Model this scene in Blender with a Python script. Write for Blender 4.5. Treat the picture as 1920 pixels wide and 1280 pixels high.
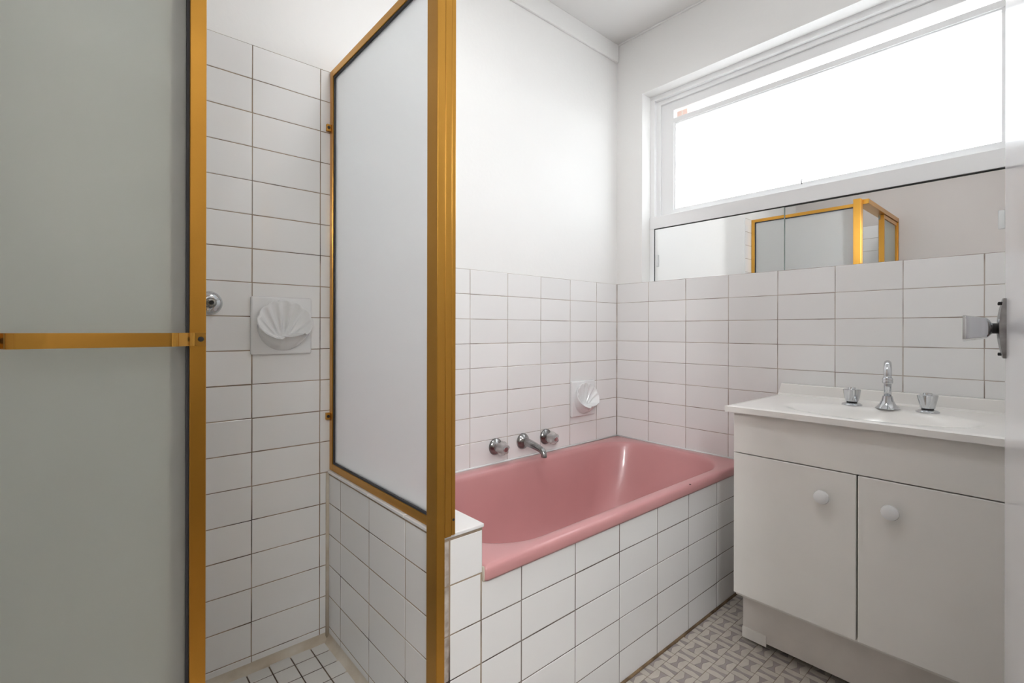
import bpy, bmesh, math, random
from mathutils import Vector, Matrix
random.seed(7)
for o in list(bpy.data.objects): bpy.data.objects.remove(o)
S = bpy.context.scene
COL = S.collection
PI = math.pi

# ------------------------------------------------------------------ camera
TH, EYE = 0.7175, 1.09
CX, CY, FPX = -2.1211, -1.5818, 911.05
cd = bpy.data.cameras.new('camera'); cam = bpy.data.objects.new('camera', cd); COL.objects.link(cam)
cd.sensor_width = 36; cd.lens = FPX / 1920 * 36; cd.shift_y = -20.74 / 1920; cd.clip_start = 0.02
cam.matrix_world = (Matrix.Translation((CX, CY, EYE)) @ Matrix.Rotation(-TH, 4, 'Z')
                    @ Matrix.Rotation(PI / 2, 4, 'X') @ Matrix.Rotation(0.002, 4, 'Z'))
S.camera = cam

def to_px(x, y, z):
    dx, dy = x - CX, y - CY
    X = dx * math.cos(TH) - dy * math.sin(TH); Z = dx * math.sin(TH) + dy * math.cos(TH)
    if Z < .05: return None
    return 960 + FPX * X / Z, 619.26 - FPX * (z - EYE) / Z

# ------------------------------------------------------------------ world, view
W = bpy.data.worlds.new('overcast_sky'); S.world = W; W.use_nodes = True
_n = W.node_tree.nodes; _l = W.node_tree.links                 # even overcast sky above the horizon, pale paving below it
_tc = _n.new('ShaderNodeTexCoord'); _sx = _n.new('ShaderNodeSeparateXYZ'); _rp = _n.new('ShaderNodeValToRGB')
_l.new(_tc.outputs['Generated'], _sx.inputs[0]); _l.new(_sx.outputs['Z'], _rp.inputs['Fac'])
_rp.color_ramp.elements[0].position = 0.0; _rp.color_ramp.elements[0].color = (.16, .155, .15, 1)
_rp.color_ramp.elements[1].position = 0.03; _rp.color_ramp.elements[1].color = (.94, .97, 1, 1)
_l.new(_rp.outputs['Color'], _n['Background'].inputs[0])
SKY = 4.3
_n['Background'].inputs[1].default_value = SKY
pl = bpy.data.lights.new('window_portal', 'AREA'); pl.shape = 'RECTANGLE'; pl.size = 1.25; pl.size_y = .56; pl.cycles.is_portal = True
po = bpy.data.objects.new('window_portal', pl); COL.objects.link(po)
po.matrix_world = Matrix.Translation((.185, -.855, 1.96)) @ Matrix.Rotation(PI / 2, 4, 'Y') @ Matrix.Rotation(PI / 2, 4, 'Z')
FILL_LAMP = 12.5  # strength of the added ceiling fill light
HALL_FILL = 74.0  # strength of the added hallway fill light
vs = S.view_settings
vs.view_transform = 'Standard'; vs.look = 'None'; vs.gamma = 1; vs.use_curve_mapping = False
vs.exposure = 1.16

# ------------------------------------------------------------------ materials
def srgb(r, g, b):
    f = lambda c: (c / 12.92 if c <= .04045 else ((c + .055) / 1.055) ** 2.4)
    return (f(r / 255), f(g / 255), f(b / 255), 1)

def mat(name, col, rough=.5, metal=0, spec=.5, var=0., vscale=6, bump=0., bscale=30, col2=None, coat=0, ramp=(.35, .7), trans=0, ior=1.45, objrand=0.):
    m = bpy.data.materials.new(name); m.use_nodes = True
    nt = m.node_tree; p = nt.nodes['Principled BSDF']
    p.inputs['Base Color'].default_value = col
    p.inputs['Roughness'].default_value = rough; p.inputs['Metallic'].default_value = metal
    p.inputs['Specular IOR Level'].default_value = spec; p.inputs['IOR'].default_value = ior
    p.inputs['Coat Weight'].default_value = coat; p.inputs['Transmission Weight'].default_value = trans
    tc = nt.nodes.new('ShaderNodeTexCoord')
    out = None
    if col2 is not None or var:
        n = nt.nodes.new('ShaderNodeTexNoise'); n.inputs['Scale'].default_value = vscale; n.inputs['Detail'].default_value = 5
        g = nt.nodes.new('ShaderNodeNewGeometry')
        nt.links.new(g.outputs['Position'], n.inputs['Vector'])
        r = nt.nodes.new('ShaderNodeValToRGB')
        r.color_ramp.elements[0].position, r.color_ramp.elements[1].position = ramp
        c2 = col2 or tuple(c * (1 - var) for c in col[:3]) + (1,)
        r.color_ramp.elements[0].color = col; r.color_ramp.elements[1].color = c2
        nt.links.new(n.outputs['Fac'], r.inputs['Fac']); out = r.outputs['Color']
    if objrand:
        oi = nt.nodes.new('ShaderNodeObjectInfo'); mr = nt.nodes.new('ShaderNodeMapRange')
        mr.inputs['To Min'].default_value = 1 - objrand; mr.inputs['To Max'].default_value = 1
        nt.links.new(oi.outputs['Random'], mr.inputs['Value'])
        mx = nt.nodes.new('ShaderNodeMix'); mx.data_type = 'RGBA'; mx.blend_type = 'MULTIPLY'; mx.inputs['Factor'].default_value = 1
        if out: nt.links.new(out, mx.inputs['A'])
        else: mx.inputs['A'].default_value = col
        nt.links.new(mr.outputs['Result'], mx.inputs['B']); out = mx.outputs['Result']
    if out: nt.links.new(out, p.inputs['Base Color'])
    if bump:
        n2 = nt.nodes.new('ShaderNodeTexNoise'); n2.inputs['Scale'].default_value = bscale; n2.inputs['Detail'].default_value = 3
        g2 = nt.nodes.new('ShaderNodeNewGeometry'); nt.links.new(g2.outputs['Position'], n2.inputs['Vector'])
        b = nt.nodes.new('ShaderNodeBump'); b.inputs['Strength'].default_value = bump; b.inputs['Distance'].default_value = .01
        nt.links.new(n2.outputs['Fac'], b.inputs['Height']); nt.links.new(b.outputs['Normal'], p.inputs['Normal'])
    return m

M = {}
M['paint'] = mat('white_wall_paint', srgb(242, 241, 239), .55, var=.02, vscale=2, bump=.04, bscale=60)
M['ceiling'] = mat('ceiling_paint', srgb(241, 240, 238), .7, bump=.03, bscale=80)
M['greywall'] = mat('left_wall_paint', srgb(212, 205, 201), .6, bump=.04, bscale=60)
M['hallpaint'] = mat('hall_paint', srgb(138, 132, 125), .7)  # darkened so the hallway throws less light onto the gold stile
M['trim'] = mat('gloss_white_trim', srgb(244, 244, 244), .3, bump=.02, bscale=40)
M['tile'] = mat('white_glazed_tile', srgb(243, 242, 241), .14, bump=.05, bscale=9, objrand=.05)
M['tile_edge'] = mat('tile_raw_edge', srgb(205, 196, 188), .6, col2=srgb(150, 135, 122), vscale=40)
M['grout'] = mat('stained_grout', srgb(160, 142, 122), .85, col2=srgb(58, 45, 38), vscale=7, ramp=(.48, .68))
M['grout_light'] = mat('grey_grout', srgb(192, 181, 171), .85, col2=srgb(132, 118, 108), vscale=9, ramp=(.42, .66))
M['grout_apron'] = mat('grey_brown_grout', srgb(128, 118, 110), .85, col2=srgb(84, 72, 66), vscale=9, ramp=(.42, .66))
M['seal'] = mat('silicone_sealant', srgb(214, 206, 192), .5, col2=srgb(190, 176, 155), vscale=12)
M['mosaic'] = mat('white_mosaic', srgb(228, 226, 222), .25, objrand=.06)
M['mgrout'] = mat('mosaic_grout', srgb(120, 104, 90), .9, col2=srgb(52, 40, 33), vscale=20)
M['pink'] = mat('pink_enamel', srgb(208, 150, 150), .29, var=.05, vscale=5, coat=.15)
M['chip'] = mat('dark_chip', srgb(40, 28, 26), .8)
M['gold'] = mat('gold_anodised_aluminium', srgb(206, 152, 68), .28, 1, bump=.02, bscale=200, var=.08, vscale=8)
M['gold_polished'] = mat('polished_gold_bar', srgb(206, 154, 72), .16, 1)
M['gasket'] = mat('dark_rubber_gasket', srgb(62, 62, 66), .6)
M['chrome'] = mat('chrome', srgb(205, 207, 210), .1, 1)
M['dullchrome'] = mat('worn_chrome', srgb(168, 168, 168), .2, 1, col2=srgb(110, 108, 106), vscale=30)
M['black'] = mat('black_plastic', srgb(18, 18, 18), .5)
M['acrylic'] = mat('clear_acrylic', srgb(238, 236, 234), .06, trans=.6, ior=1.49)
M['ceramic'] = mat('white_ceramic', srgb(236, 236, 236), .12)
M['laminate'] = mat('white_laminate', srgb(238, 235, 230), .42, var=.03, vscale=7)
M['kick'] = mat('kickboard_laminate', srgb(230, 224, 218), .5, var=.1, vscale=9)
M['marble'] = mat('cultured_marble', srgb(243, 240, 236), .16, var=.02, vscale=4)
M['mirror'] = mat('mirror_silver', (.93, .94, .94, 1), .005, 1)
M['mirror_edge'] = mat('mirror_edge', srgb(150, 165, 160), .15)
M['pile'] = mat('dark_pile_seal', srgb(58, 48, 38), .9, col2=srgb(38, 34, 30), vscale=40)  # makes the fixed stile look dark through the frosted door glass
M['dark'] = mat('dark_channel', srgb(50, 50, 48), .6)
M['frostpull'] = mat('clear_finger_pull', srgb(246, 248, 248), .2, trans=.15)
M['ftan'] = mat('floor_underlay', srgb(150, 125, 95), .8, col2=srgb(90, 70, 52), vscale=18)
M['fgrout'] = mat('floor_grout', srgb(150, 134, 118), .9, col2=srgb(110, 94, 80), vscale=15)
M['fcream'] = mat('cream_floor_mosaic', srgb(202, 194, 184), .4, objrand=.08, var=.1, vscale=25, bump=.05)
M['fgrey'] = mat('mauve_grey_floor_mosaic', srgb(166, 156, 153), .4, objrand=.12, var=.12, vscale=25, bump=.05)
M['doorpaint'] = mat('gloss_white_door', srgb(233, 233, 235), .16)
M['concrete'] = mat('render', srgb(190, 186, 180), .9)

def glass_mat(name, tint, rough, transl, gloss=.06, mixd=.45):
    m = bpy.data.materials.new(name); m.use_nodes = True; nt = m.node_tree
    for n in list(nt.nodes): nt.nodes.remove(n)
    o = nt.nodes.new('ShaderNodeOutputMaterial')
    r = nt.nodes.new('ShaderNodeBsdfRefraction'); r.inputs['Color'].default_value = tint; r.inputs['Roughness'].default_value = rough; r.inputs['IOR'].default_value = 1.3
    t = nt.nodes.new('ShaderNodeBsdfTranslucent'); t.inputs['Color'].default_value = tint
    d = nt.nodes.new('ShaderNodeBsdfDiffuse'); d.inputs['Color'].default_value = tint
    m0 = nt.nodes.new('ShaderNodeMixShader'); m0.inputs[0].default_value = mixd
    nt.links.new(t.outputs[0], m0.inputs[1]); nt.links.new(d.outputs[0], m0.inputs[2])
    m1 = nt.nodes.new('ShaderNodeMixShader'); m1.inputs[0].default_value = transl
    nt.links.new(r.outputs[0], m1.inputs[1]); nt.links.new(m0.outputs[0], m1.inputs[2])
    g = nt.nodes.new('ShaderNodeBsdfGlossy'); g.inputs['Roughness'].default_value = .25
    m2 = nt.nodes.new('ShaderNodeMixShader'); m2.inputs[0].default_value = gloss
    nt.links.new(m1.outputs[0], m2.inputs[1]); nt.links.new(g.outputs[0], m2.inputs[2])
    nt.links.new(m2.outputs[0], o.inputs[0]); return m
M['frost'] = glass_mat('frosted_screen_glass', (.97, .98, .98, 1), .4, .5, mixd=.12, gloss=.04)
M['frost_door'] = glass_mat('frosted_door_glass', (.945, .97, .94, 1), .15, .38, mixd=.8)

def clear_mat():
    m = bpy.data.materials.new('clear_window_glass'); m.use_nodes = True; nt = m.node_tree
    for n in list(nt.nodes): nt.nodes.remove(n)
    o = nt.nodes.new('ShaderNodeOutputMaterial'); t = nt.nodes.new('ShaderNodeBsdfTransparent')
    g = nt.nodes.new('ShaderNodeBsdfGlossy'); g.inputs['Roughness'].default_value = .02
    mx = nt.nodes.new('ShaderNodeMixShader'); mx.inputs[0].default_value = .05
    nt.links.new(t.outputs[0], mx.inputs[1]); nt.links.new(g.outputs[0], mx.inputs[2]); nt.links.new(mx.outputs[0], o.inputs[0]); return m
M['clear'] = clear_mat()

def frosted_pane():
    m = bpy.data.materials.new('frosted_window_glass'); m.use_nodes = True; nt = m.node_tree
    for n in list(nt.nodes): nt.nodes.remove(n)
    o = nt.nodes.new('ShaderNodeOutputMaterial'); t = nt.nodes.new('ShaderNodeBsdfTransparent'); t.inputs[0].default_value = (.93, .95, .96, 1)
    d = nt.nodes.new('ShaderNodeBsdfTranslucent'); d.inputs[0].default_value = (.9, .92, .93, 1)
    g = nt.nodes.new('ShaderNodeBsdfGlossy'); g.inputs['Roughness'].default_value = .3
    m1 = nt.nodes.new('ShaderNodeMixShader'); m1.inputs[0].default_value = .55
    m2 = nt.nodes.new('ShaderNodeMixShader'); m2.inputs[0].default_value = .04
    nt.links.new(t.outputs[0], m1.inputs[1]); nt.links.new(d.outputs[0], m1.inputs[2]); nt.links.new(m1.outputs[0], m2.inputs[1]); nt.links.new(g.outputs[0], m2.inputs[2])
    nt.links.new(m2.outputs[0], o.inputs[0]); return m
M['pane'] = frosted_pane()

def brick_mat():
    m = bpy.data.materials.new('red_brick'); m.use_nodes = True; nt = m.node_tree; p = nt.nodes['Principled BSDF']
    b = nt.nodes.new('ShaderNodeTexBrick'); b.inputs['Color1'].default_value = srgb(222, 196, 186); b.inputs['Color2'].default_value = srgb(208, 178, 166)
    b.inputs['Mortar'].default_value = srgb(215, 205, 195); b.inputs['Scale'].default_value = 4.3
    g = nt.nodes.new('ShaderNodeTexCoord'); nt.links.new(g.outputs['Object'], b.inputs['Vector']); nt.links.new(b.outputs['Color'], p.inputs['Base Color'])
    p.inputs['Roughness'].default_value = .9; return m
M['brick'] = brick_mat()

# ------------------------------------------------------------------ helpers
def tag(o, label=None, cat=None, group=None, kind=None):
    if label: o['label'] = label
    if cat: o['category'] = cat
    if group: o['group'] = group
    if kind: o['kind'] = kind
    return o

def link(name, me, m, parent=None, mw=None):
    o = bpy.data.objects.new(name, me); COL.objects.link(o)
    if m and not me.materials: me.materials.append(M[m] if isinstance(m, str) else m)
    if parent: o.parent = parent
    if mw is not None: o.matrix_local = mw
    return o

def empty(name, loc=(0, 0, 0), rz=0, label=None, cat=None, group=None):
    o = bpy.data.objects.new(name, None); COL.objects.link(o); o.empty_display_size = .05
    o.location = loc; o.rotation_euler = (0, 0, rz); return tag(o, label, cat, group)

def add_box(bm, x0, x1, y0, y1, z0, z1, bev=0, seg=2):
    r = bmesh.ops.create_cube(bm, size=1, matrix=Matrix.Translation(((x0 + x1) / 2, (y0 + y1) / 2, (z0 + z1) / 2)) @ Matrix.Diagonal((abs(x1 - x0), abs(y1 - y0), abs(z1 - z0), 1)))
    if bev:
        es = list({e for v in r['verts'] for e in v.link_edges})
        bmesh.ops.bevel(bm, geom=es, offset=bev, segments=seg, affect='EDGES', profile=.5)

def fin(name, bm, m, parent=None, mw=None, smooth=False):
    bmesh.ops.recalc_face_normals(bm, faces=bm.faces)
    me = bpy.data.meshes.new(name); bm.to_mesh(me); bm.free()
    if smooth:
        for p in me.polygons: p.use_smooth = True
        if smooth == 'auto':
            try: me.set_sharp_from_angle(angle=math.radians(35))
            except Exception: pass
    return link(name, me, m, parent, mw)

def box(name, d, m, parent=None, bev=0, seg=2):
    bm = bmesh.new(); add_box(bm, *d, bev=bev, seg=seg); return fin(name, bm, m, parent)

def boxes(name, ds, m, parent=None, bev=0):
    bm = bmesh.new()
    for d in ds: add_box(bm, *d, bev=bev)
    return fin(name, bm, m, parent)

def lathe(bm, prof, seg=32, mw=Matrix(), lobes=0, cap=True):
    """profile of (radius, height[, lobe amplitude]) turned around local Z"""
    rings = []
    for p in prof:
        r, h = p[0], p[1]; a = p[2] if len(p) > 2 else 0
        rings.append([bm.verts.new(mw @ Vector(((r * (1 + a * math.cos(lobes * 2 * PI * i / seg))) * math.cos(2 * PI * i / seg),
                                                (r * (1 + a * math.cos(lobes * 2 * PI * i / seg))) * math.sin(2 * PI * i / seg), h))) for i in range(seg)])
    for a, b in zip(rings, rings[1:]):
        for i in range(seg): bm.faces.new((a[i], a[(i + 1) % seg], b[(i + 1) % seg], b[i]))
    if cap:
        bm.faces.new(rings[0][::-1]); bm.faces.new(rings[-1])

def tube(bm, pts, rad, seg=16, cap=True):
    """swept round tube through points; rad a number or a list"""
    pts = [Vector(p) for p in pts]; n = len(pts)
    rads = rad if isinstance(rad, (list, tuple)) else [rad] * n
    rings = []; up = None
    for i, p in enumerate(pts):
        t = (pts[min(i + 1, n - 1)] - pts[max(i - 1, 0)]).normalized()
        if up is None: up = t.orthogonal().normalized()
        up = (up - t * up.dot(t)).normalized(); v = t.cross(up)
        rings.append([bm.verts.new(p + (up * math.cos(2 * PI * k / seg) + v * math.sin(2 * PI * k / seg)) * rads[i]) for k in range(seg)])
    for a, b in zip(rings, rings[1:]):
        for i in range(seg): bm.faces.new((a[i], a[(i + 1) % seg], b[(i + 1) % seg], b[i]))
    if cap:
        bm.faces.new(rings[0][::-1]); bm.faces.new(rings[-1])

TILES = {}
def tile_mesh(w, h, t, m, ch=.0014):
    k = (round(w, 4), round(h, 4), round(t, 4), m)
    if k in TILES: return TILES[k]
    a, b = w / 2, h / 2
    c = min(ch, a * .3, b * .3)
    vs_ = []
    for (dx, dz, y) in ((a, b, t), (a, b, c * .7), (a - c, b - c, 0)):
        vs_ += [(-dx, y, -dz), (dx, y, -dz), (dx, y, dz), (-dx, y, dz)]
    f = [(0, 3, 2, 1)]
    for s in (0, 4):
        for i in range(4): f.append((s + i, s + (i + 1) % 4, s + 4 + (i + 1) % 4, s + 4 + i))
    f.append((8, 9, 10, 11))
    me = bpy.data.meshes.new('tile'); me.from_pydata(vs_, [], f); me.update()
    bm = bmesh.new(); bm.from_mesh(me); bmesh.ops.recalc_face_normals(bm, faces=bm.faces); bm.to_mesh(me); bm.free()
    me.materials.append(M[m]); TILES[k] = me; return me

def tiles(parent, org, u, v, ucuts, vcuts, gap=.0019, t=.0045, m='tile', jit=.0005, skip=None, name='tile', shape=None):
    """grid of separate tiles; u and v are unit directions in the surface, u x v points out... face = -Y of the tile"""
    u, v = Vector(u), Vector(v); n = v.cross(u)           # local Y (into the wall) = v x u
    R = Matrix((u, n, v)).transposed().to_4x4()
    ucuts, vcuts = sorted(ucuts), sorted(vcuts)
    for u0, u1 in zip(ucuts, ucuts[1:]):
        for v0, v1 in zip(vcuts, vcuts[1:]):
            if skip and skip((u0 + u1) / 2, (v0 + v1) / 2): continue
            w, h = u1 - u0 - gap, v1 - v0 - gap
            if w < .004 or h < .004: continue
            loc = Vector(org) + u * ((u0 + u1) / 2) + v * ((v0 + v1) / 2) + n * random.uniform(0, jit)
            mw = Matrix.Translation(loc) @ R @ Matrix.Rotation(random.uniform(-.0022, .0022), 4, 'Z') @ Matrix.Rotation(random.uniform(-.003, .003), 4, 'X') @ Matrix.Rotation(random.uniform(-.0012, .0012), 4, 'Y')
            link(name, tile_mesh(w, h, t, m), None, parent, mw)

def frange(a, b, step):
    r = []; x = a
    while x < b - 1e-6: r.append(x); x += step
    return r + [b]

# ------------------------------------------------------------------ room shell
CEIL = 2.606; XL = -2.42; YF = -1.62
TB = 1.3356          # top of half-height tiling
TS = 1.9295          # top of shower tiling
def st(o, label, cat): return tag(o, label, cat, kind='structure')

ceiling = st(box('ceiling', (XL - .1, .25, YF - .1, .12, CEIL, CEIL + .1), 'ceiling'), 'white painted flat ceiling above the bath', 'ceiling')
wall_back = st(box('wall_back', (XL - .1, .25, .004, .12, -.1, CEIL), 'paint'), 'white painted wall tiled behind bath and shower', 'wall')
wall_left = st(box('wall_left', (XL - .1, XL, YF - .1, .004, -.1, CEIL), 'greywall'), 'plain pale painted wall at the shower end', 'wall')
WL, WR, WT, WB = -.152, -1.535, 2.296, 1.613          # window opening: left, right, top, foot of window
wall_right = st(boxes('wall_right', [(.004, .25, YF - .1, .004, -.1, TB - .001), (.004, .25, YF - .1, .004, WT, CEIL), (.004, .25, WL, .004, TB - .001, WT),
                               (.004, .25, YF - .1, WR, TB - .001, WT), (.095, .25, WR, WL, TB - .001, WB + .02)], 'paint'),
          'white painted wall with the high window, tiled below', 'wall')
DX0, DX1 = -2.27, -1.47
wall_front = st(boxes('wall_front', [(XL, DX0, YF - .1, YF, -.1, CEIL), (DX1, .004, YF - .1, YF, -.1, CEIL), (DX0, DX1, YF - .1, YF, 2.08, CEIL)], 'paint'),
          'white painted wall with the entrance doorway', 'wall')
floor = st(box('floor', (XL - 1.3, .35, -3.1, .1, -.1, -.001), 'fgrout'), 'small patterned mosaic floor in cream and mauve grey', 'floor')
# unseen hallway added behind the doorway to hold down light from there
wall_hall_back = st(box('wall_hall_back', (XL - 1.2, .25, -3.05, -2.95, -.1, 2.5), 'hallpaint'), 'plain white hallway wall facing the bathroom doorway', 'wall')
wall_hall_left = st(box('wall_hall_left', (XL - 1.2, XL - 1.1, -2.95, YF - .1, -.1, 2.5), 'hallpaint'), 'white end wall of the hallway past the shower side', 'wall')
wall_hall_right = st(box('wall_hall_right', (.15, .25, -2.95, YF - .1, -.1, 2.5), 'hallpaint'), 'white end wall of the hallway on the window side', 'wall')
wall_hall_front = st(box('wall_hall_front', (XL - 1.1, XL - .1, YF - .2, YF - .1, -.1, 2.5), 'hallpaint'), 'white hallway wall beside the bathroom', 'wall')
ceiling_hall = st(box('ceiling_hall', (XL - 1.2, .25, -3.05, YF - .1, 2.5, 2.6), 'ceiling'), 'white hallway ceiling outside the bathroom', 'ceiling')
# flat cornice along the bath wall
tr = st(box('trim_1', (XL, .002, -.008, .004, 2.512, CEIL), 'ceiling', bev=.003), 'flat white cornice strip along the bath wall', 'cornice')
tr2 = st(box('trim_2', (-.006, .004, YF, -.008, CEIL - .008, CEIL), 'ceiling', bev=.002), 'thin ceiling bead above the window wall', 'trim')

# tiling on the bath wall and window wall ------------------------------------
gb = box('grout_bed', (XL, -1.40, .0010, .0045, .06, TS), 'grout', wall_back)
gb2 = box('grout_bed', (-1.40, .0, .0010, .0045, .42, TB), 'grout_light', wall_back)
bath_cols = [-.9638 + .1989 * i for i in range(-3, 5)] + [-.001]
bath_cols = [c for c in bath_cols if c > -1.39] + [-1.40]
bath_rows = [TB - .1 * i for i in range(9)]
tiles(wall_back, (0, 0, 0), (1, 0, 0), (0, 0, 1), bath_cols, bath_rows)
sh_cols = [-1.40, -1.559, -1.757, -1.9555, -2.154, -2.3525, XL + .005]
sh_rows = [TS - .1 * i for i in range(19)] + [.078]
NIBX = -1.532
tiles(wall_back, (0, 0, 0), (1, 0, 0), (0, 0, 1), sh_cols, sh_rows, skip=lambda a, b: a > NIBX and b < .6)
tiles(wall_back, (0, 0, 0), (1, 0, 0), (0, 0, 1), [-1.559, NIBX - .002], sh_rows[13:])
box('tile_edge_trim', (-1.401, -1.396, -.0015, .004, TB, TS), 'ceramic', wall_back)
gr = box('grout_bed', (.0010, .0045, YF, .0, .0, TB), 'grout_light', wall_right)
rc = [-.1925 - .2025 * i for i in range(8)]
tiles(wall_right, (0, 0, 0), (0, -1, 0), (0, 0, 1), [.001] + [-c for c in rc if c > YF] + [-YF], bath_rows + [.4356, .3356, .2356, .1356, .0356], skip=lambda a, b: b < .5 and a < .66)
gl = box('grout_bed', (XL - .0005, XL + .0018, -.66, .0, .06, TS), 'grout', wall_left)
tiles(wall_left, (XL + .004, 0, 0), (0, 1, 0), (0, 0, 1), [-.66, -.6, -.4, -.2, -.004], sh_rows)

# nib wall between shower and bath ----------------------------------------
nib = st(boxes('wall_nib', [(NIBX + .0009, -1.4209, -.6741, .004, -.05, .628)], 'grout'), 'low white tiled nib wall carrying the glass screen', 'low wall')
tiles(nib, (NIBX, 0, 0), (0, -1, 0), (0, 0, 1), [.004, .1, .303, .507, .671], [.626] + [TS - .1 * i for i in range(14, 19)] + [.078])
tiles(nib, (0, -.675, 0), (1, 0, 0), (0, 0, 1), [-1.512, -1.42], [.622, .52], gap=.002)
tiles(nib, (0, -.675, 0), (1, 0, 0), (0, 0, 1), [-1.512, -1.424], [.52, .409, .307, .204, .101, .002], gap=.002)
for k, (a, b) in enumerate(zip([.622, .52, .409, .307, .204, .101], [.52, .409, .307, .204, .101, .002])):
    box('tile_edge', (NIBX + .003, -1.514, -.6745, -.669, b + .001, a - .001), 'tile_edge', nib, bev=.0015)
# bath side face of the nib above the tub
tiles(nib, (-1.42, 0, 0), (0, 1, 0), (0, 0, 1), [-.671, -.47, -.27, -.07, -.002], [.626, .536], gap=.002)
# cap tiles on top
caps = [-.002, -.1, -.303, -.507, -.678]
for a, b in zip(caps, caps[1:]):
    box('cap_tile', (NIBX - .004, -1.417, b + .001, a - .001, .627, .636), 'tile', nib, bev=.002)
box('sealant', (NIBX - .001, NIBX + .004, -.678, -.004, .622, .627), 'grout', nib)
# corner sealant beads
def bead(parent, p0, p1, r=.006, m='seal'):
    bm = bmesh.new(); tube(bm, [p0, p1], r, 8); return fin('sealant', bm, m, parent, smooth=True)
bead(wall_back, (NIBX - .002, -.002, .08), (NIBX - .002, -.002, .628), .007)
bead(wall_back, (-1.418, -.001, .533), (-.002, -.001, .533), .0045, 'ceramic')
bead(wall_right, (-.001, -.002, .533), (-.001, -.68, .533), .0045, 'ceramic')
bead(wall_right, (.0, .0, .54), (.0, .0, TB), .003, 'grout_light')

box('sealant', (-1.4212, -1.4172, -.6805, -.672, .499, .535), 'seal', nib, bev=.002)
# tiled front of the bath ----------------------------------------------------
apron = st(box('wall_bath_front', (-1.4205, .003, -.6741, -.652, -.05, .500), 'grout_apron'), 'white tiled front under the pink bath', 'bath front')
ac = [-1.512 + .0, -1.2955, -1.092, -.8885, -.679, -.4745, -.261, -.056, .0]
tiles(apron, (0, -.675, 0), (1, 0, 0), (0, 0, 1), [-1.423] + ac[1:], [.505, .409, .307, .204, .101, .002])
bead(apron, (-1.42, -.677, .002), (0, -.677, .002), .005, 'ftan')

# shower floor ---------------------------------------------------------------
sfl = st(box('floor_shower', (XL, NIBX + .01, -.655, .004, -.05, .0885), 'mgrout'), 'white mosaic shower floor with dark grout', 'shower floor')
mx = [-1.5935 - .0602 * i for i in range(-1, 14)]; mx = [x for x in mx if x < NIBX - .008 and x > XL] + [NIBX - .006]
my = [-.062 - .0648 * i for i in range(0, 9)] + [-.012, -.64]
tiles(sfl, (0, 0, .0905), (1, 0, 0), (0, 1, 0), mx, my, gap=.0035, t=.003, m='mosaic', jit=.0006, name='mosaic_tile')
def cove(name, p0, p1, a, b, r, parent, m):
    """concave fillet strip along p0-p1; a and b are unit directions away from the corner"""
    bm = bmesh.new(); a, b = Vector(a), Vector(b); n = 6; L = []
    for p in (Vector(p0), Vector(p1)):
        L.append([bm.verts.new(p + a * r * (1 - math.sin(t * PI / 2 / n)) + b * r * (1 - math.cos(t * PI / 2 / n))) for t in range(n + 1)] + [bm.verts.new(p)])
    k = len(L[0])
    for i in range(k): bm.faces.new((L[0][i], L[0][(i + 1) % k], L[1][(i + 1) % k], L[1][i]))
    bm.faces.new(L[0]); bm.faces.new(L[1][::-1]); return fin(name, bm, m, parent, smooth='auto')
cove('sealant', (XL, 0, .0895), (NIBX, 0, .0895), (0, -1, 0), (0, 0, 1), .022, sfl, 'seal')
cove('sealant', (NIBX, 0, .0895), (NIBX, -.65, .0895), (-1, 0, 0), (0, 0, 1), .022, sfl, 'seal')
hob = st(box('wall_shower_hob', (XL, NIBX + .004, -.699, -.651, -.05, .128), 'grout'), 'low white tiled step under the shower door', 'hob')
tiles(hob, (0, -.703, 0), (1, 0, 0), (0, 0, 1), [XL + .002, -2.32, -2.12, -1.92, -1.72, NIBX], [.002, .101, .13])
for a, b in zip([XL + .002, -2.32, -2.12, -1.92, -1.72], [-2.32, -2.12, -1.92, -1.72, NIBX]):
    box('cap_tile', (a + .001, b - .001, -.705, -.645, .127, .135), 'tile', hob, bev=.002)

# room floor mosaic ------------------------------------------------------------
CELL = .0541; FX0, FY0 = -.467, -.764
def piece_shapes(kind):
    a = CELL / 2 - .0009; we, wm = (.5 * a, .14 * a) if kind == 'H' else (.34 * a, .16 * a)
    g = .0004
    top = [(-a, we + g), (-.15 * a, wm + g), (.15 * a, wm + g), (a, we + g), (a, a), (-a, a)]
    bot = [(x, -y) for x, y in top][::-1]
    mid = [(-a, -we + g), (-.15 * a, -wm + g), (.15 * a, -wm + g), (a, -we + g), (a, we - g), (.15 * a, wm - g), (-.15 * a, wm - g), (-a, we - g)]
    rot = (lambda p: p) if kind == 'H' else (lambda p: (-p[1], p[0]))
    return [([rot(p) for p in q], m) for q, m in ((top, 'fcream'), (mid, 'fgrey'), (bot, 'fcream'))]
def prism(bm, poly, z0, z1):
    a = [bm.verts.new((x, y, z0)) for x, y in poly]; b = [bm.verts.new((x, y, z1)) for x, y in poly]
    n = len(poly); bm.faces.new(b)
    for i in range(n): bm.faces.new((a[i], a[(i + 1) % n], b[(i + 1) % n], b[i]))
PM = {}
for kd in 'HS':
    for k, (poly, mm) in enumerate(piece_shapes(kd)):
        bm = bmesh.new(); prism(bm, poly, -.0015, 0); bmesh.ops.recalc_face_normals(bm, faces=bm.faces)
        me = bpy.data.meshes.new('floor_mosaic_piece'); bm.to_mesh(me); bm.free(); me.materials.append(M[mm]); PM[(kd, k)] = me
rest = {'fcream': bmesh.new(), 'fgrey': bmesh.new()}
nvis = 0
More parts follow.
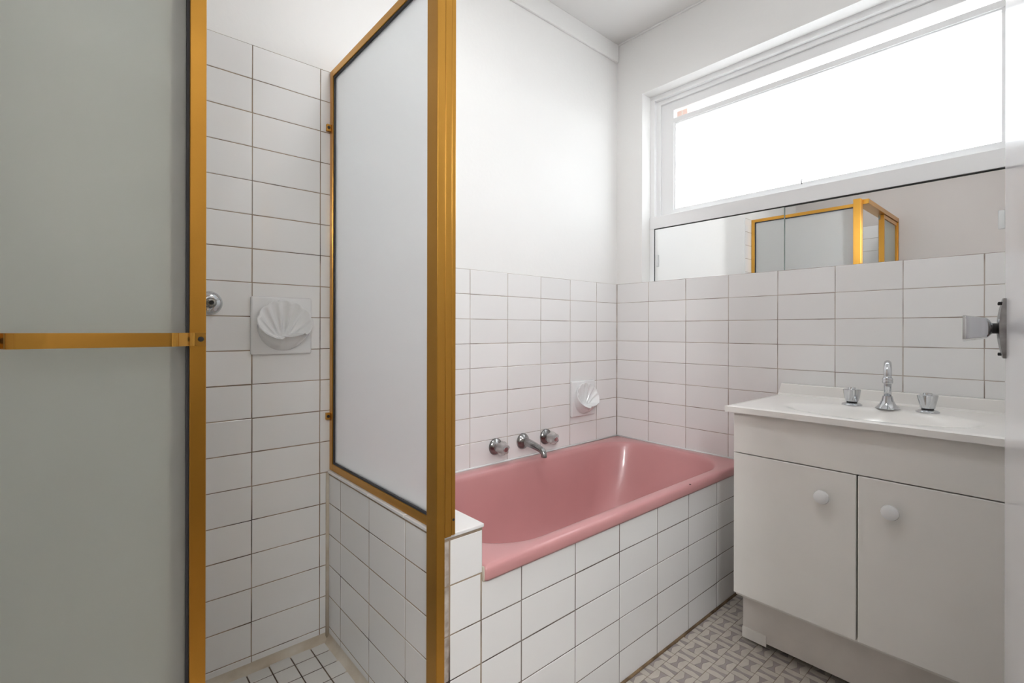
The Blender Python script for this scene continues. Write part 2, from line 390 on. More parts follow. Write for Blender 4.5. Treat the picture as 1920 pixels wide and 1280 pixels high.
for i in range(-38, 10):
    for j in range(-20, 3):
        cx_, cy_ = FX0 + (i + .5) * CELL, FY0 + (j + .5) * CELL
        if not (XL < cx_ < 0 and YF - .05 < cy_ < -.66): continue
        if cy_ > -.705 and cx_ < NIBX: continue
        kd = 'H' if (i + j) % 2 == 0 else 'S'
        p = to_px(cx_, cy_, 0)
        vis = p and -20 < p[0] < 1900 and p[1] < 1310 and not (cx_ > -.36 and cy_ < -.84) and not (cx_ > -.1)
        for k, (poly, mm) in enumerate(piece_shapes(kd)):
            if vis:
                nvis += 1
                link('floor_tile', PM[(kd, k)], None, floor, Matrix.Translation((cx_, cy_, random.uniform(-.0003, .0002))) @ Matrix.Rotation(random.uniform(-.012, .012), 4, 'Z'))
            else:
                prism(rest[mm], [(x + cx_, y + cy_) for x, y in poly], -.0012, 0)
for mm, bm in rest.items(): tag(fin('floor_mosaic_remainder', bm, mm, floor), kind='stuff')
print('visible floor pieces', nvis)
bm = bmesh.new(); n = 60                                         # ragged underlay strip along the bath front
pts = [(-1.42 + 1.42 * i / n, -.679 - .007 * random.random() ** 2) for i in range(n + 1)]
lo = [bm.verts.new((x, y, -.0002)) for x, y in pts]; hi = [bm.verts.new((x, -.674, .0006)) for x, y in pts]
for i in range(n): bm.faces.new((lo[i], lo[i + 1], hi[i + 1], hi[i]))
fin('underlay_strip', bm, 'ftan', floor)

# ------------------------------------------------------------------ window
win = st(boxes('window_1', [(.079, .17, WL, WL - .024, WB + .05, WT), (.079, .17, WR + .024, WR, WB + .05, WT), (.079, .17, WL - .024, WR + .024, WT - .024, WT),
                            (.100, .169, WL - .024, WL - .046, WB + .05, WT - .024), (.100, .169, WR + .046, WR + .024, WB + .05, WT - .024), (.100, .169, WL - .046, WR + .046, WT - .046, WT - .024)], 'trim'),
          'wide white timber window with frosted pane above the mirrors', 'window')
SL, SR, ST_, SB = WL - .0465, WR + .0465, WT - .0465, 1.676
box('window_sill', (.072, .17, WL - .001, WR + .001, WB, 1.675), 'trim', win, bev=.002)
sx0, sx1 = .112, .145
PTOP, PBOT = 2.137, 1.708
PL, PR = -.273, -1.437
sash = boxes('sash', [(sx0, sx1, SL, PL + .008, SB, ST_), (sx0, sx1, PR - .008, SR, SB, ST_), (sx0, sx1, PL + .008, PR - .008, SB, PBOT - .008),
                      (sx0, sx1, PL + .008, PR - .008, PTOP + .006, 2.166), (sx0, sx1, PL + .008, PR - .008, 2.207, ST_)], 'trim', win)
boxes('glazing_bead', [(sx0 + .006, sx1, PL + .008, PL, PBOT - .008, PTOP + .008), (sx0 + .006, sx1, PR, PR - .008, PBOT - .008, PTOP + .008),
                       (sx0 + .006, sx1, PL, PR, PBOT - .008, PBOT), (sx0 + .006, sx1, PL, PR, PTOP, PTOP + .008)], 'trim', sash)
box('frosted_pane', (.128, .134, PL + .006, PR - .006, PBOT - .006, PTOP + .006), 'pane', sash)
box('clear_pane', (.130, .134, PL + .012, PR - .012, 2.160, 2.212), 'clear', sash)
bm = bmesh.new(); tube(bm, [(.111, -.852, 1.700), (.106, -.852, 1.706), (.105, -.853, 1.714), (.109, -.855, 1.722)], .0022, 8)
fin('sash_hook', bm, 'dullchrome', sash, smooth=True)
nb = st(box('wall_outer_brick', (.252, .330, -.262, .2, 1.45, 2.5), 'brick'), 'red brick outer skin beside the window', 'brick wall')

# sliding mirrors below the window ------------------------------------------------
mf = empty('mirror_frame', (.085, (WL + WR) / 2, TB), label='white recess strips and dark track holding the sliding mirrors', cat='mirror frame')
mo = (.085, (WL + WR) / 2, TB)
def mpart(name, d, m): return box(name, (d[0] - mo[0], d[1] - mo[0], d[2] - mo[1], d[3] - mo[1], d[4] - mo[2], d[5] - mo[2]), m, mf)
mpart('side_strip', (.072, .0945, WL - .026, WL - .001, TB, WB - .0005), 'trim')
mpart('side_strip', (.082, .0945, WR + .001, WR + .02, TB, WB - .0005), 'trim')
mpart('track', (.074, .094, WR + .02, WL - .026, WB - .003, WB - .0005), 'dark')
mpart('side_channel', (.076, .094, WL - .0285, WL - .026, TB, WB - .003), 'dark')
def mirror_panel(y0, y1, x, label, py):
    t = empty('sliding_mirror', (x, (y0 + y1) / 2, TB), label=label, cat='mirror', group='sliding mirrors under the window')
    h = WB - .004 - TB; hw = abs(y1 - y0) / 2
    bm = bmesh.new(); add_box(bm, 0, .004, -hw, hw, 0, h); fin('mirror_edge', bm, 'mirror_edge', t)
    bm = bmesh.new(); add_box(bm, -.0006, 0, -hw + .001, hw - .001, .001, h - .001); fin('mirror_glass', bm, 'mirror', t)
    c = py - (y0 + y1) / 2
    bm = bmesh.new(); add_box(bm, -.005, -.0008, c - .008, c + .008, h * .3, h * .52, bev=.003, seg=2); fin('finger_pull', bm, 'frostpull', t, smooth='auto')
    return t
m1 = mirror_panel(-.797, WL - .0288, .078, 'mirror pane with finger pull beside the bath end of the window', -.195)
m2 = mirror_panel(WR + .022, -.79, .0835, 'mirror pane above the vanity taps', -1.44)

# ------------------------------------------------------------------ bath tub
def rrect(x0, x1, y0, y1, r, nc=10, ne=10):
    r = min(r, abs(x1 - x0) / 2 - 1e-3, abs(y1 - y0) / 2 - 1e-3); pts = []
    cs = [(x1 - r, y1 - r, 0), (x0 + r, y1 - r, PI / 2), (x0 + r, y0 + r, PI), (x1 - r, y0 + r, 1.5 * PI)]
    for k, (cx_, cy_, a0) in enumerate(cs):
        arc = [(cx_ + r * math.cos(a0 + PI / 2 * i / nc), cy_ + r * math.sin(a0 + PI / 2 * i / nc)) for i in range(nc + 1)]
        pts += arc
        nx = cs[(k + 1) % 4]; q = (nx[0] + r * math.cos(nx[2]), nx[1] + r * math.sin(nx[2])); p = arc[-1]
        pts += [(p[0] + (q[0] - p[0]) * i / ne, p[1] + (q[1] - p[1]) * i / ne) for i in range(1, ne)]
    return pts
tub = empty('bathtub', (-.71, -.34, 0), label='pink enamel bathtub set into the tiled corner', cat='bathtub')
OX0, OX1, OY0, OY1 = -1.4195, -.003, -.684, -.003
IX0, IX1, IY0, IY1 = -1.38, -.052, -.642, -.05
RZ = .533
rings = []
def ring(ins, z, outer=True, r=None, skx=1., sky=1., head=1.):
    if outer: p = rrect(OX0 + ins, OX1 - ins, OY0 + ins, OY1 - ins, max(.006, .012 - ins))
    else: p = rrect(IX0 + ins, IX1 - ins * head, IY0 + ins * sky, IY1 - ins * sky, r)
    rings.append([(x, y, z) for x, y in p])
ring(.006, .503); ring(.001, .500); ring(0, .505); ring(0, .518); ring(.0015, .526); ring(.005, .531); ring(.011, RZ + .001)
ring(-.004, RZ, False, .19); ring(.003, RZ - .002, False, .185); ring(.009, RZ - .008, False, .18); ring(.014, RZ - .022, False, .175)
ring(.024, .45, False, .17, head=1.5); ring(.036, .36, False, .165, head=2); ring(.052, .27, False, .16, head=2.4); ring(.072, .215, False, .15, head=2.4)
ring(.10, .185, False, .13, head=2.2); ring(.14, .172, False, .11, head=2); ring(.21, .167, False, .06, head=1.6)
bm = bmesh.new(); o_ = Vector((-.71, -.34, 0))
V = [[bm.verts.new(Vector(p) - o_) for p in r] for r in rings]
for a, b in zip(V, V[1:]):
    n = len(a)
    for i in range(n): bm.faces.new((a[i], a[(i + 1) % n], b[(i + 1) % n], b[i]))
bm.faces.new(V[-1])
fin('tub_shell', bm, 'pink', tub, smooth=True)
bm = bmesh.new(); lathe(bm, [(.0035, 0), (.0035, .0012), (.002, .0014)], 10, Matrix.Translation(Vector((-.475, -.6795, .5325)) - o_)); fin('enamel_chip', bm, 'chip', tub)
for fx in (-1.15, -.3):
    bm = bmesh.new(); add_box(bm, fx - .03 + .71, fx + .03 + .71, -.15, .15, 0, .168); fin('cradle', bm, 'dark', tub)

# ------------------------------------------------------------------ bath taps and spout
FACE = Matrix.Rotation(PI / 2, 4, 'X')             # local +Z -> world -Y
def wall_tap(x, z, label, turn):
    t = empty('bath_tap', (x, 0, z), label=label, cat='tap', group='bath taps')
    bm = bmesh.new(); lathe(bm, [(.0352, 0), (.0352, .003), (.033, .007), (.026, .012), (.019, .016), (.0165, .022), (.0165, .03)], 32, FACE); fin('flange', bm, 'dullchrome', t, smooth='auto')
    bm = bmesh.new(); R = FACE @ Matrix.Rotation(turn, 4, 'Z')
    lathe(bm, [(.016, .027, .0), (.023, .030, .06), (.0265, .037, .1), (.0265, .052, .12), (.024, .061, .1), (.017, .064, .04), (.012, .064, 0)], 48, R, lobes=6); fin('handle', bm, 'acrylic', t, smooth=True)
    bm = bmesh.new(); lathe(bm, [(.0115, .060), (.0115, .068), (.010, .0705), (.006, .071)], 24, FACE); fin('cap', bm, 'chrome', t, smooth='auto')
    return t
wall_tap(-.832, .603, 'clear handled bath tap nearer the gold screen post', .2)
wall_tap(-.535, .603, 'clear handled bath tap nearer the shell soap dish', .5)
sp = empty('bath_spout', (-.678, 0, .603), label='chrome bath spout between the two clear handled taps', cat='spout')
bm = bmesh.new(); lathe(bm, [(.0352, 0), (.0352, .003), (.033, .008), (.027, .014), (.021, .02), (.018, .028)], 32, FACE); fin('flange', bm, 'dullchrome', sp, smooth='auto')
bm = bmesh.new()
tube(bm, [(0, -.015, 0), (0, -.035, -.001), (0, -.06, -.004), (0, -.09, -.010), (0, -.112, -.015), (0, -.125, -.021), (0, -.1325, -.030), (0, -.135, -.044)],
     [.0185, .0175, .016, .0145, .0138, .0135, .0132, .0128], 20)
fin('spout', bm, 'dullchrome', sp, smooth='auto')
bm = bmesh.new(); lathe(bm, [(.0108, -.0455), (.0108, -.0445)], 20, Matrix.Translation((0, -.135, 0))); fin('outlet', bm, 'black', sp)

# ------------------------------------------------------------------ shower tap with bare spindle
stp = empty('shower_tap', (-1.866, 0, 1.165), label='chrome shower tap flange with handle missing on the shower wall', cat='tap')
bm = bmesh.new(); lathe(bm, [(.033, 0), (.033, .003), (.031, .007), (.024, .013), (.016, .017)], 36, FACE); fin('flange', bm, 'chrome', stp, smooth='auto')
bm = bmesh.new(); lathe(bm, [(.0145, .014), (.0145, .026), (.0125, .028), (.0105, .028), (.0105, .034), (.0065, .035), (.0065, .028)], 24, FACE); fin('collar', bm, 'dullchrome', stp, smooth='auto')
bm = bmesh.new()
for k in range(3):
    a = .5 + k * 2 * PI / 3
    tube(bm, [(math.cos(a) * .012, -.017, math.sin(a) * .012), (math.cos(a) * .026, -.014, math.sin(a) * .026)], .0028, 8)
fin('ribs', bm, 'chrome', stp, smooth=True)
bm = bmesh.new(); lathe(bm, [(.0055, .027), (.0055, .0352)], 16, FACE); fin('spindle_socket', bm, 'black', stp)

# ------------------------------------------------------------------ shell soap dishes
def shell_bm():
    """scallop shell cup: fluted back, wide rim standing out at the foot, folded lip"""
    bm = bmesh.new(); NA = 180; R = .0775; n_in = 22; L_ = []
    def fl(x, z):                                   # 1 in the hollows, 0 on the ribs
        return 1 - math.sin((math.atan2(x, z + .054) - .02) * 10.9) ** 2 if abs(math.atan2(x, z + .054)) < .86 else 1.
    def sm(e0, e1, v):
        t = max(0., min(1., (v - e0) / (e1 - e0))); return t * t * (3 - 2 * t)
    def rim(a):
        x, z = R * math.cos(a), .010 + (.066 if math.sin(a) > 0 else .053) * math.sin(a)
        top = sm(-.25, .35, math.sin(a)); k = 1 + .05 * (math.sqrt(fl(x, z)) - .6) * top
        s_ = .5 - .5 * math.sin(a); p = .013 + .046 * s_ ** 1.25
        d = (a + PI / 2 - .28 + PI) % (2 * PI) - PI
        z += .0085 * sm(.52, .38, abs(d)) if abs(d) < .52 else 0
        return x * k, z * k, p
    for k in range(n_in + 1):
        t = max(.015, k / n_in); row = []
        for i in range(NA):
            a = 2 * PI * i / NA; rx, rz, p = rim(a); s_ = .5 - .5 * math.sin(a)
            x, z = rx * .95 * t, -.026 + (rz + .026) * (.95 if rz > 0 else .97) * t
            h = .003 + (p - .004) * t ** (2.2 + 1.5 * s_)
            dist = math.hypot(x, z + .054); w = sm(.012, .05, dist) * sm(0, .3, t) * (1 - .35 * sm(.8, 1., t))
            h += .0062 * w * (1 - fl(x, z)) ** 2 - .001 * w
            row.append((x, -h, z))
        L_.append(row)
    for q, f in ((.98, 1.0), (1.0, .985), (1.012, .93), (1.015, .84)):
        L_.append([(r[0] * q, -r[2] * f, .010 + (r[1] - .010) * q) for r in (rim(2 * PI * i / NA) for i in range(NA))])
    for f in (.7, .52, .35, .18, .0):
        row = []
        for i in range(NA):
            a = 2 * PI * i / NA; r = rim(a); bx_, bz_ = .072 * math.cos(a), .0 + .0765 * math.sin(a)
            g_ = f ** 1.5
            row.append((bx_ + (r[0] * 1.012 - bx_) * g_, -r[2] * f, bz_ + (.010 + (r[1] - .010) * 1.015 - bz_) * g_))
        L_.append(row)
    V = [[bm.verts.new(p) for p in L] for L in L_]
    for a, b in zip(V, V[1:]):
        for i in range(NA): bm.faces.new((a[i], a[(i + 1) % NA], b[(i + 1) % NA], b[i]))
    bm.faces.new(V[0]); return bm
def soap_dish(x, z, label):
    t = empty('soap_dish', (x, 0, z), label=label, cat='soap dish', group='shell soap dishes')
    bm = bmesh.new(); add_box(bm, -.0865, .0865, -.013, .004, -.0865, .0865, bev=.006, seg=3); fin('backplate', bm, 'ceramic', t, smooth='auto')
    bm = shell_bm(); bmesh.ops.translate(bm, vec=(.002, -.0105, .0), verts=bm.verts); fin('shell_bowl', bm, 'ceramic', t, smooth=True)
    return t
soap_dish(-1.676, 1.103, 'white ceramic shell soap dish on the shower wall')
soap_dish(-.281, .757, 'white ceramic shell soap dish on the wall above the bath')

# ------------------------------------------------------------------ fixed shower screen
scr = empty('shower_screen', (-1.52, -.3, .636), label='frosted glass shower screen in gold frame standing on the nib wall', cat='shower screen')
def part(name, d, m, parent, off, bev=.0012):
    x0, x1, y0, y1, z0, z1 = d
    return box(name, (x0 - off[0], x1 - off[0], y0 - off[1], y1 - off[1], z0 - off[2], z1 - off[2]), m, parent, bev=bev)
so = (-1.52, -.3, .636)
ZT = 1.928
FXA, FXB = -1.529, -1.507
part('wall_channel', (FXA, FXB, -.024, -.001, .637, ZT), 'gold', scr, so)
part('top_rail', (FXA, FXB, -.647, -.024, ZT - .022, ZT), 'gold', scr, so)
part('bottom_rail', (FXA, FXB, -.647, -.024, .637, .659), 'gold', scr, so)
gk = (FXA + .003, FXB - .003)
part('gasket', (*gk, -.030, -.024, .659, ZT - .022), 'gasket', scr, so, 0)
part('gasket', (*gk, -.647, -.030, .659, .664), 'gasket', scr, so, 0)
part('gasket', (*gk, -.647, -.030, ZT - .028, ZT - .022), 'gasket', scr, so, 0)
part('glass_pane', (-1.521, -1.516, -.650, -.026, .657, ZT - .020), 'frost', scr, so, 0)
# corner post: inner stile down to the hob, outer stile standing on the nib
bm = bmesh.new()
add_box(bm, -1.556, -1.5355, -.690, -.647, .135, 1.957, bev=.0012)
bmesh.ops.translate(bm, vec=(1.52, .3, -.636), verts=bm.verts); post = fin('corner_post', bm, 'gold', scr)
part('outer_stile', (-1.5350, -1.5180, -.6895, -.647, .637, 1.957), 'gold', scr, so)
part('edge_stile', (-1.5175, -1.507, -.6885, -.647, .638, 1.957), 'gold', scr, so)
bm = bmesh.new(); lathe(bm, [(.0028, 0), (.0028, .0012)], 12, Matrix.Translation((-1.5122 + 1.52, -.6885 + .3, .672 - .636)) @ FACE); fin('screw', bm, 'dark', scr)
for zz in (1.743, .812):
    lug = part('fixing_lug', (-1.543, FXA, -.0125, -.0015, zz - .011, zz + .011), 'gold', scr, so)
    bm = bmesh.new(); lathe(bm, [(.0048, 0), (.0048, .002), (.003, .0028)], 12, Matrix.Translation((-1.537 + 1.52, -.0125 + .3, zz - .636)) @ FACE); fin('screw', bm, 'dark', lug)

# front frame of the shower: head rail, sill track, wall post and fixed front pane
fr = empty('shower_front_frame', (-1.98, -.68, .135), label='gold head rail and wall post of the shower front with fixed frosted pane', cat='shower frame')
fo = (-1.98, -.68, .135)
part('head_rail', (XL + .004, -1.5565, -.722, -.655, 1.925, 1.957), 'gold', fr, fo)
part('sill_track', (XL + .004, -1.5565, -.722, -.655, .136, .158), 'gold', fr, fo)
part('wall_post', (XL + .004, XL + .03, -.722, -.655, .158, 1.925), 'gold', fr, fo)
part('fixed_stile', (-2.027, -2.004, -.7015, -.680, .192, 1.893), 'gold', fr, fo)
part('pile_seal', (-2.0275, -2.0065, -.7026, -.7014, .192, 1.893), 'pile', fr, fo, 0)  # added dark strip giving the stile its dark look behind the glass
part('fixed_pane', (XL + .03, -2.024, -.679, -.674, .158, 1.925), 'frost_door', fr, fo, 0)

# sliding shower door ---------------------------------------------------------
dr = empty('shower_door', (-2.2, -.706, .16), label='sliding frosted shower door in gold frame with flat pull bar', cat='shower door')
do = (-2.2, -.706, .16)
part('stile', (-2.0065, -1.985, -.716, -.694, .162, 1.922), 'gold', dr, do)
part('stile', (-2.385, -2.3635, -.716, -.694, .162, 1.922), 'gold', dr, do)
part('rail', (-2.3635, -2.0065, -.716, -.694, 1.895, 1.922), 'gold', dr, do)
part('rail', (-2.3635, -2.0065, -.716, -.694, .162, .19), 'gold', dr, do)
part('gasket', (-2.0105, -2.0065, -.713, -.697, .19, 1.895), 'gasket', dr, do, 0)
part('glass_pane', (-2.3640, -2.0085, -.7075, -.7030, .188, 1.897), 'frost_door', dr, do, 0)
def strap(path, z0, z1, t, off):
    bm = bmesh.new(); n = len(path); ins, outs = [], []
    P = [Vector((x, y)) for x, y in path]
    for i, p in enumerate(P):
        d = (P[min(i + 1, n - 1)] - P[max(i - 1, 0)]).normalized(); nn = Vector((-d.y, d.x)) * t / 2
        ins.append(p - nn); outs.append(p + nn)
    def vv(q, z): return bm.verts.new((q.x - off[0], q.y - off[1], z - off[2]))
    r = [[vv(ins[i], z0), vv(outs[i], z0), vv(outs[i], z1), vv(ins[i], z1)] for i in range(n)]
    for a, b in zip(r, r[1:]):
        for k in range(4): bm.faces.new((a[k], a[(k + 1) % 4], b[(k + 1) % 4], b[k]))
    bm.faces.new(r[0][::-1]); bm.faces.new(r[-1]); return bm
YB = -.746
def smooth_path(pts, rad=.007, n=6):
    out = [pts[0]]
    for a, b, c in zip(pts, pts[1:], pts[2:]):
        a, b, c = Vector(a), Vector(b), Vector(c); p = b + (a - b).normalized() * rad; q = b + (c - b).normalized() * rad
        for k in range(n + 1):
            t = k / n; out.append(tuple(p * (1 - t) ** 2 + b * 2 * t * (1 - t) + q * t * t))
    out.append(pts[-1]); return out
path = smooth_path([(-1.986, -.7175), (-2.005, -.7175), (-2.028, YB), (-2.194, YB), (-2.206, -.7175), (-2.226, -.7175)])
hb = strap(path, 1.066, 1.0855, .003, do); handle = fin('pull_bar', hb, 'gold_polished', dr, smooth='auto')
for hx in (-1.9925, -2.219):
    bm = bmesh.new(); lathe(bm, [(.0038, 0), (.0038, .0012), (.002, .0016)], 14, Matrix.Translation((hx + 2.2, -.719 + .706, 1.0758 - .16)) @ FACE); fin('screw', bm, 'dark', handle)
boxes_l = box('standoff', (-2.216 + 2.2, -2.222 + 2.2, -.716 + .706, -.707 + .706, 1.070 - .16, 1.082 - .16), 'gold', handle)

# ------------------------------------------------------------------ vanity
VY0, VY1 = -.833, -1.537
van = empty('vanity_cabinet', (-.23, -1.185, 0), label='white laminate two door vanity cabinet under the window wall', cat='cabinet')
vo = (-.23, -1.185, 0)
part('side_panel', (-.447, -.006, VY0 - .016, VY0, .19, .816), 'laminate', van, vo, .001)
part('side_panel', (-.447, -.006, VY1, VY1 + .016, .19, .816), 'laminate', van, vo, .001)
part('base_panel', (-.447, -.022, VY1 + .016, VY0 - .016, .19, .206), 'laminate', van, vo, 0)
part('back_panel', (-.022, -.006, VY1 + .016, VY0 - .016, .19, .816), 'laminate', van, vo, 0)
part('front_rail', (-.447, -.43, VY1 + .016, VY0 - .016, .66, .70), 'dark', van, vo, 0)
part('centre_rail', (-.447, -.43, -1.205, -1.165, .206, .66), 'dark', van, vo, 0)
part('fascia_panel', (-.466, -.448, VY1, VY0, .6805, .8155), 'laminate', van, vo, .0015)
part('kickboard', (-.376, -.35, VY1 + .01, -.826, .022, .19), 'kick', van, vo, .0015)
part('side_plinth', (-.35, -.01, -.842, -.826, .004, .19), 'kick', van, vo, .001)
part('plinth_patch', (-.379, -.376, -.905, -.8245, .012, .05), 'laminate', van, vo, .0008)
part('back_plinth', (-.33, -.30, VY1 + .02, -.86, .0, .19), 'black', van, vo, 0)
for y0, y1, ky in ((-1.1825, VY0, -1.1), (VY1, -1.1865, -1.264)):
    d = part('door', (-.466, -.448, y0, y1, .204, .6775), 'laminate', van, vo, .0022)
    bm = bmesh.new(); lathe(bm, [(.0085, 0), (.0085, .010), (.0195, .013), (.021, .018), (.0195, .023), (.013, .0265), (.004, .0275)], 28,
                            Matrix.Translation((-.466 + .23, ky + 1.185, .598)) @ Matrix.Rotation(-PI / 2, 4, 'Y')); fin('knob', bm, 'ceramic', d, smooth='auto')

# basin top: slab with a shallow oval bowl
TZ = .837
top = empty('washbasin', (-.24, -1.185, .817), label='cream one piece basin top with upstand on the vanity', cat='basin')
to = Vector((-.24, -1.185, .817))
bm = bmesh.new(); NX, NY = 40, 60; X0, X1, Y0, Y1 = -.487, -.002, -1.557, -.812
BX, BY, RX, RY = -.305, -1.19, .135, .225
g = []
for i in range(NX + 1):
    row = []
    for j in range(NY + 1):
        x = X0 + (X1 - X0) * i / NX; y = Y0 + (Y1 - Y0) * j / NY
        q = math.hypot((x - BX) / RX, (y - BY) / RY); z = TZ
        if q < 1.12:
            s = max(0, min(1, (1.12 - q) / .75)); z -= .105 * (s * s * (3 - 2 * s))
        e = min(x - X0, y - Y0, Y1 - y)
        if e < .012: z -= .0025 * (1 - e / .012) ** 2
        row.append(bm.verts.new(Vector((x, y, z)) - to))
    g.append(row)
for i in range(NX):
    for j in range(NY): bm.faces.new((g[i][j], g[i + 1][j], g[i + 1][j + 1], g[i][j + 1]))
bd = [g[i][0] for i in range(NX + 1)] + [g[NX][j] for j in range(1, NY + 1)] + [g[i][NY] for i in range(NX - 1, -1, -1)] + [g[0][j] for j in range(NY - 1, 0, -1)]
lowv = [bm.verts.new((v.co.x, v.co.y, .8165 - to.z)) for v in bd]
for k in range(len(bd)): bm.faces.new((bd[k], bd[(k + 1) % len(bd)], lowv[(k + 1) % len(bd)], lowv[k]))
fin('counter', bm, 'marble', top, smooth='auto')
bm = bmesh.new()                                                   # upstand, sloping foot on its bath end
prof = [(-.002, TZ - .001), (-.034, TZ - .001), (-.026, TZ + .006), (-.020, TZ + .04), (-.018, TZ + .043), (-.002, TZ + .043)]
A = [bm.verts.new(Vector((x, -.818 + (TZ + .043 - z) * .22 - .004, z)) - to) for x, z in prof]; B = [bm.verts.new(Vector((x, Y1 - .0 - (Y1 - Y0), z)) - to) for x, z in prof]
k = len(prof)
for i in range(k): bm.faces.new((A[i], A[(i + 1) % k], B[(i + 1) % k], B[i]))
bm.faces.new(A[::-1]); bm.faces.new(B); fin('upstand', bm, 'marble', top)
bm = bmesh.new(); lathe(bm, [(.022, TZ - .103 - to.z), (.022, TZ - .1 - to.z), (.015, TZ - .0995 - to.z)], 24, Matrix.Translation((BX - to.x, BY - to.y, 0))); fin('waste', bm, 'chrome', top, smooth='auto')

def basin_tap(y, label, big, rot):
    t = empty('basin_tap', (-.143, y, TZ), label=label, cat='tap', group='basin taps')
    bm = bmesh.new(); lathe(bm, [(.030, 0), (.030, .002), (.027, .005), (.020, .008), (.017, .009)], 32); fin('flange', bm, 'chrome', t, smooth='auto')
    bm = bmesh.new(); lathe(bm, [(.0155, .008), (.0155, .013)], 24); fin('neck', bm, 'black', t, smooth='auto')
    bm = bmesh.new(); lathe(bm, [(.0175, .0125, 0), (.019, .014, 0), (.0195, .02, .02), (.0205, .025, .08), (.0225, .042, big * .8), (.0235, .053, big), (.019, .0545, .12), (.0125, .0555, .0), (.011, .060, 0), (.007, .0605, 0)], 48, Matrix.Rotation(rot, 4, 'Z'), lobes=4)
    fin('handle', bm, 'chrome', t, smooth='auto'); return t
basin_tap(-1.092, 'chrome basin tap on the bath side of the swan neck spout', .10, .3)
basin_tap(-1.292, 'chrome basin tap on the entrance door side of the swan neck spout', .24, 0.65)
bs = empty('basin_spout', (-.143, -1.191, TZ), rz=math.atan2(-.39, -1.98), label='chrome swan neck spout between the basin taps', cat='spout')
bm = bmesh.new(); lathe(bm, [(.0335, 0), (.0335, .002), (.029, .006), (.022, .014), (.0165, .026), (.0145, .036), (.0135, .0405)], 32); fin('base', bm, 'chrome', bs, smooth='auto')
pts = [(0, 0, .04), (0, 0, .075), (0, 0, .113)] + [(.036 - .036 * math.cos(a), 0, .113 + .036 * math.sin(a)) for a in [PI * k / 12 for k in range(1, 12)]] + [(.072, 0, .113), (.072, 0, .104)]
bm = bmesh.new(); tube(bm, pts, .0105, 20); fin('swan_neck', bm, 'chrome', bs, smooth=True)
bm = bmesh.new(); lathe(bm, [(.0125, .088), (.014, .0895), (.014, .095), (.0135, .0965), (.014, .098), (.014, .1025), (.0115, .107)], 24, Matrix.Translation((.072, 0, 0))); fin('aerator', bm, 'chrome', bs, smooth='auto')

# ------------------------------------------------------------------ entrance door, folded back against the wall
PHI = math.radians(5)
ex, ey, DW, DT = -.700, -1.4955, .765, .035
door = empty('door_1', (ex, ey, 0), rz=PHI); st(door, 'white gloss entrance door folded open with chrome knob', 'door')
dl = bmesh.new(); add_box(dl, -DW, 0, -DT, 0, .008, 2.04, bev=.002); fin('door_leaf', dl, 'doorpaint', door)
kx, kz = -.062, 1.096
bm = bmesh.new()
prof = []
for i in range(13):
    s = -1 + 2 * i / 12; prof.append((s, .0135 - .008 * s * s))
rows = []
for s, th in prof:
    hw = .021 * (1 - .12 * s * s); z = kz + s * .0585
    rows.append([bm.verts.new((kx - hw, 0, z)), bm.verts.new((kx - hw, th * .75, z)), bm.verts.new((kx - hw * .6, th, z)), bm.verts.new((kx + hw * .6, th, z)), bm.verts.new((kx + hw, th * .75, z)), bm.verts.new((kx + hw, 0, z))])
for a, b in zip(rows, rows[1:]):
    for q in range(6): bm.faces.new((a[q], a[(q + 1) % 6], b[(q + 1) % 6], b[q]))
bm.faces.new(rows[0][::-1]); bm.faces.new(rows[-1])
plate = fin('knob_plate', bm, 'dullchrome', door, smooth='auto')
for dz, dx in ((.049, -.012), (.049, .012), (-.051, .0)):
    bm = bmesh.new(); lathe(bm, [(.0032, 0), (.0032, .011), (.002, .012)], 12, Matrix.Translation((kx + dx, 0, kz + dz)) @ Matrix.Rotation(-PI / 2, 4, 'X')); fin('screw', bm, 'black', plate)
KR = Matrix.Translation((kx, 0, kz)) @ Matrix.Rotation(-PI / 2, 4, 'X')
bm = bmesh.new(); lathe(bm, [(.0105, .006), (.0105, .022)], 20, KR); fin('knob_neck', bm, 'black', door, smooth='auto')
bm = bmesh.new()                                                    # square flared knob
kp = [(.011, .0195, .9), (.0125, .021, .8), (.0165, .0235, .3), (.0195, .027, .1), (.0215, .036, .06), (.0235, .050, .05), (.0255, .060, .04), (.025, .0625, .04), (.022, .0615, .04)]
rows = []
for r, h, rnd in kp:
    L = []
    for i in range(40):
        a = 2 * PI * i / 40; c, s = math.cos(a), math.sin(a); e = .18 + .82 * rnd
        f = (abs(c) ** (2 / e) + abs(s) ** (2 / e)) ** (-e / 2)
        L.append(bm.verts.new(KR @ Matrix.Rotation(PI * .03, 4, 'Z') @ Vector((r * c * f, r * s * f, h))))
    rows.append(L)
for a, b in zip(rows, rows[1:]):
    for i in range(40): bm.faces.new((a[i], a[(i + 1) % 40], b[(i + 1) % 40], b[i]))
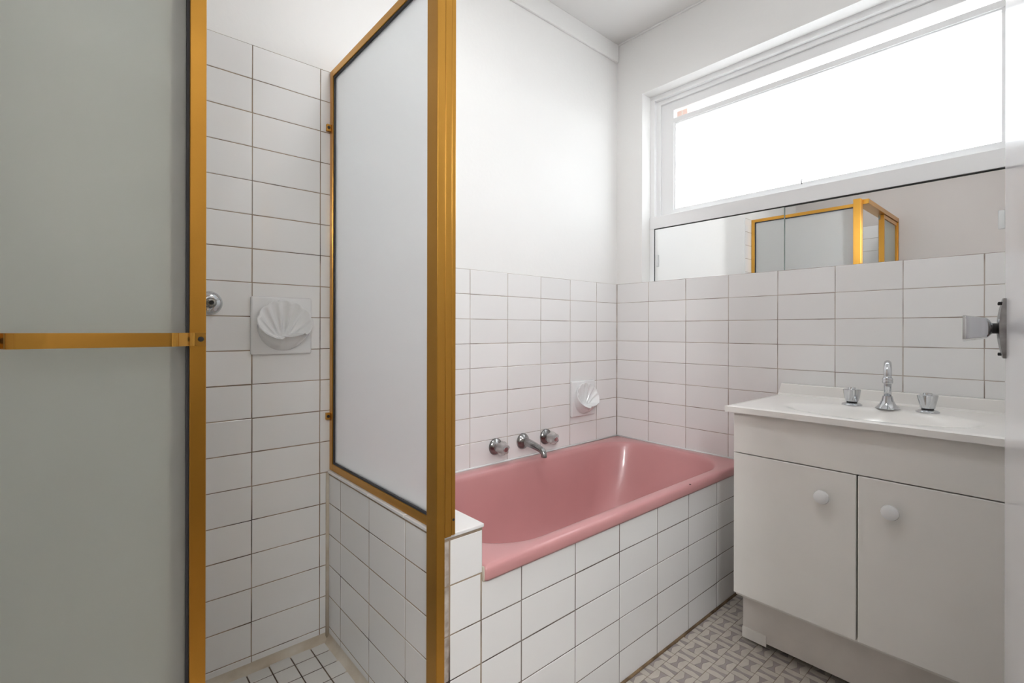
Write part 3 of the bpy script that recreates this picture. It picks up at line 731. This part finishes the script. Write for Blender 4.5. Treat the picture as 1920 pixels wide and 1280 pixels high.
bm.faces.new(rows[0][::-1]); bm.faces.new(rows[-1]); fin('knob', bm, 'chrome', door, smooth='auto')

# ------------------------------------------------------------------ added fill lights, out of view: bathroom ceiling and hallway
M['lamp'] = mat('lit_opal_diffuser', (.9, .9, .88, 1), .4)
_p = M['lamp'].node_tree.nodes['Principled BSDF']; _p.inputs['Emission Color'].default_value = (.965, .985, 1, 1); _p.inputs['Emission Strength'].default_value = FILL_LAMP
def opal_fill_light(loc, mname, label):  # unseen ceiling fitting, added to brighten the room
    cl = empty('ceiling_light', loc, label=label, cat='ceiling light')
    bm = bmesh.new(); lathe(bm, [(.165, 0), (.165, -.018), (.158, -.022)], 40); fin('base', bm, 'trim', cl, smooth='auto')
    bm = bmesh.new(); lathe(bm, [(.155, -.0222), (.152, -.04), (.135, -.06), (.095, -.075), (.045, -.082), (.01, -.083)], 40); fin('diffuser', bm, mname, cl, smooth=True)
opal_fill_light((-1.30, -.95, CEIL), 'lamp', 'round opal ceiling light inside the bathroom')
M['hall_lamp'] = M['lamp'].copy(); M['hall_lamp'].node_tree.nodes['Principled BSDF'].inputs['Emission Strength'].default_value = HALL_FILL
def pendant(x, y, z, label, mname='hall_lamp'):  # unseen hanging globe, added to throw fill through the doorway
    t = empty('pendant_light', (x, y, 2.5), label=label, cat='pendant light')
    bm = bmesh.new(); lathe(bm, [(.05, 0), (.05, -.02), (.02, -.03)], 24); fin('ceiling_rose', bm, 'trim', t, smooth='auto')
    bm = bmesh.new(); tube(bm, [(0, 0, -.03), (0, 0, z + .13 - 2.5)], .004, 8); fin('cord', bm, 'trim', t)
    bm = bmesh.new(); lathe(bm, [(.03, z + .138 - 2.5), (.03, z + .11 - 2.5)], 20); fin('holder', bm, 'chrome', t, smooth='auto')
    bm = bmesh.new(); lathe(bm, [(.12 * math.sin(a), z - 2.5 - .12 * math.cos(a)) for a in [PI * k / 16 for k in range(1, 16)]], 32); fin('globe', bm, mname, t, smooth=True)
pendant(-2.55, -2.35, 1.95, 'white globe pendant hanging in the hallway')
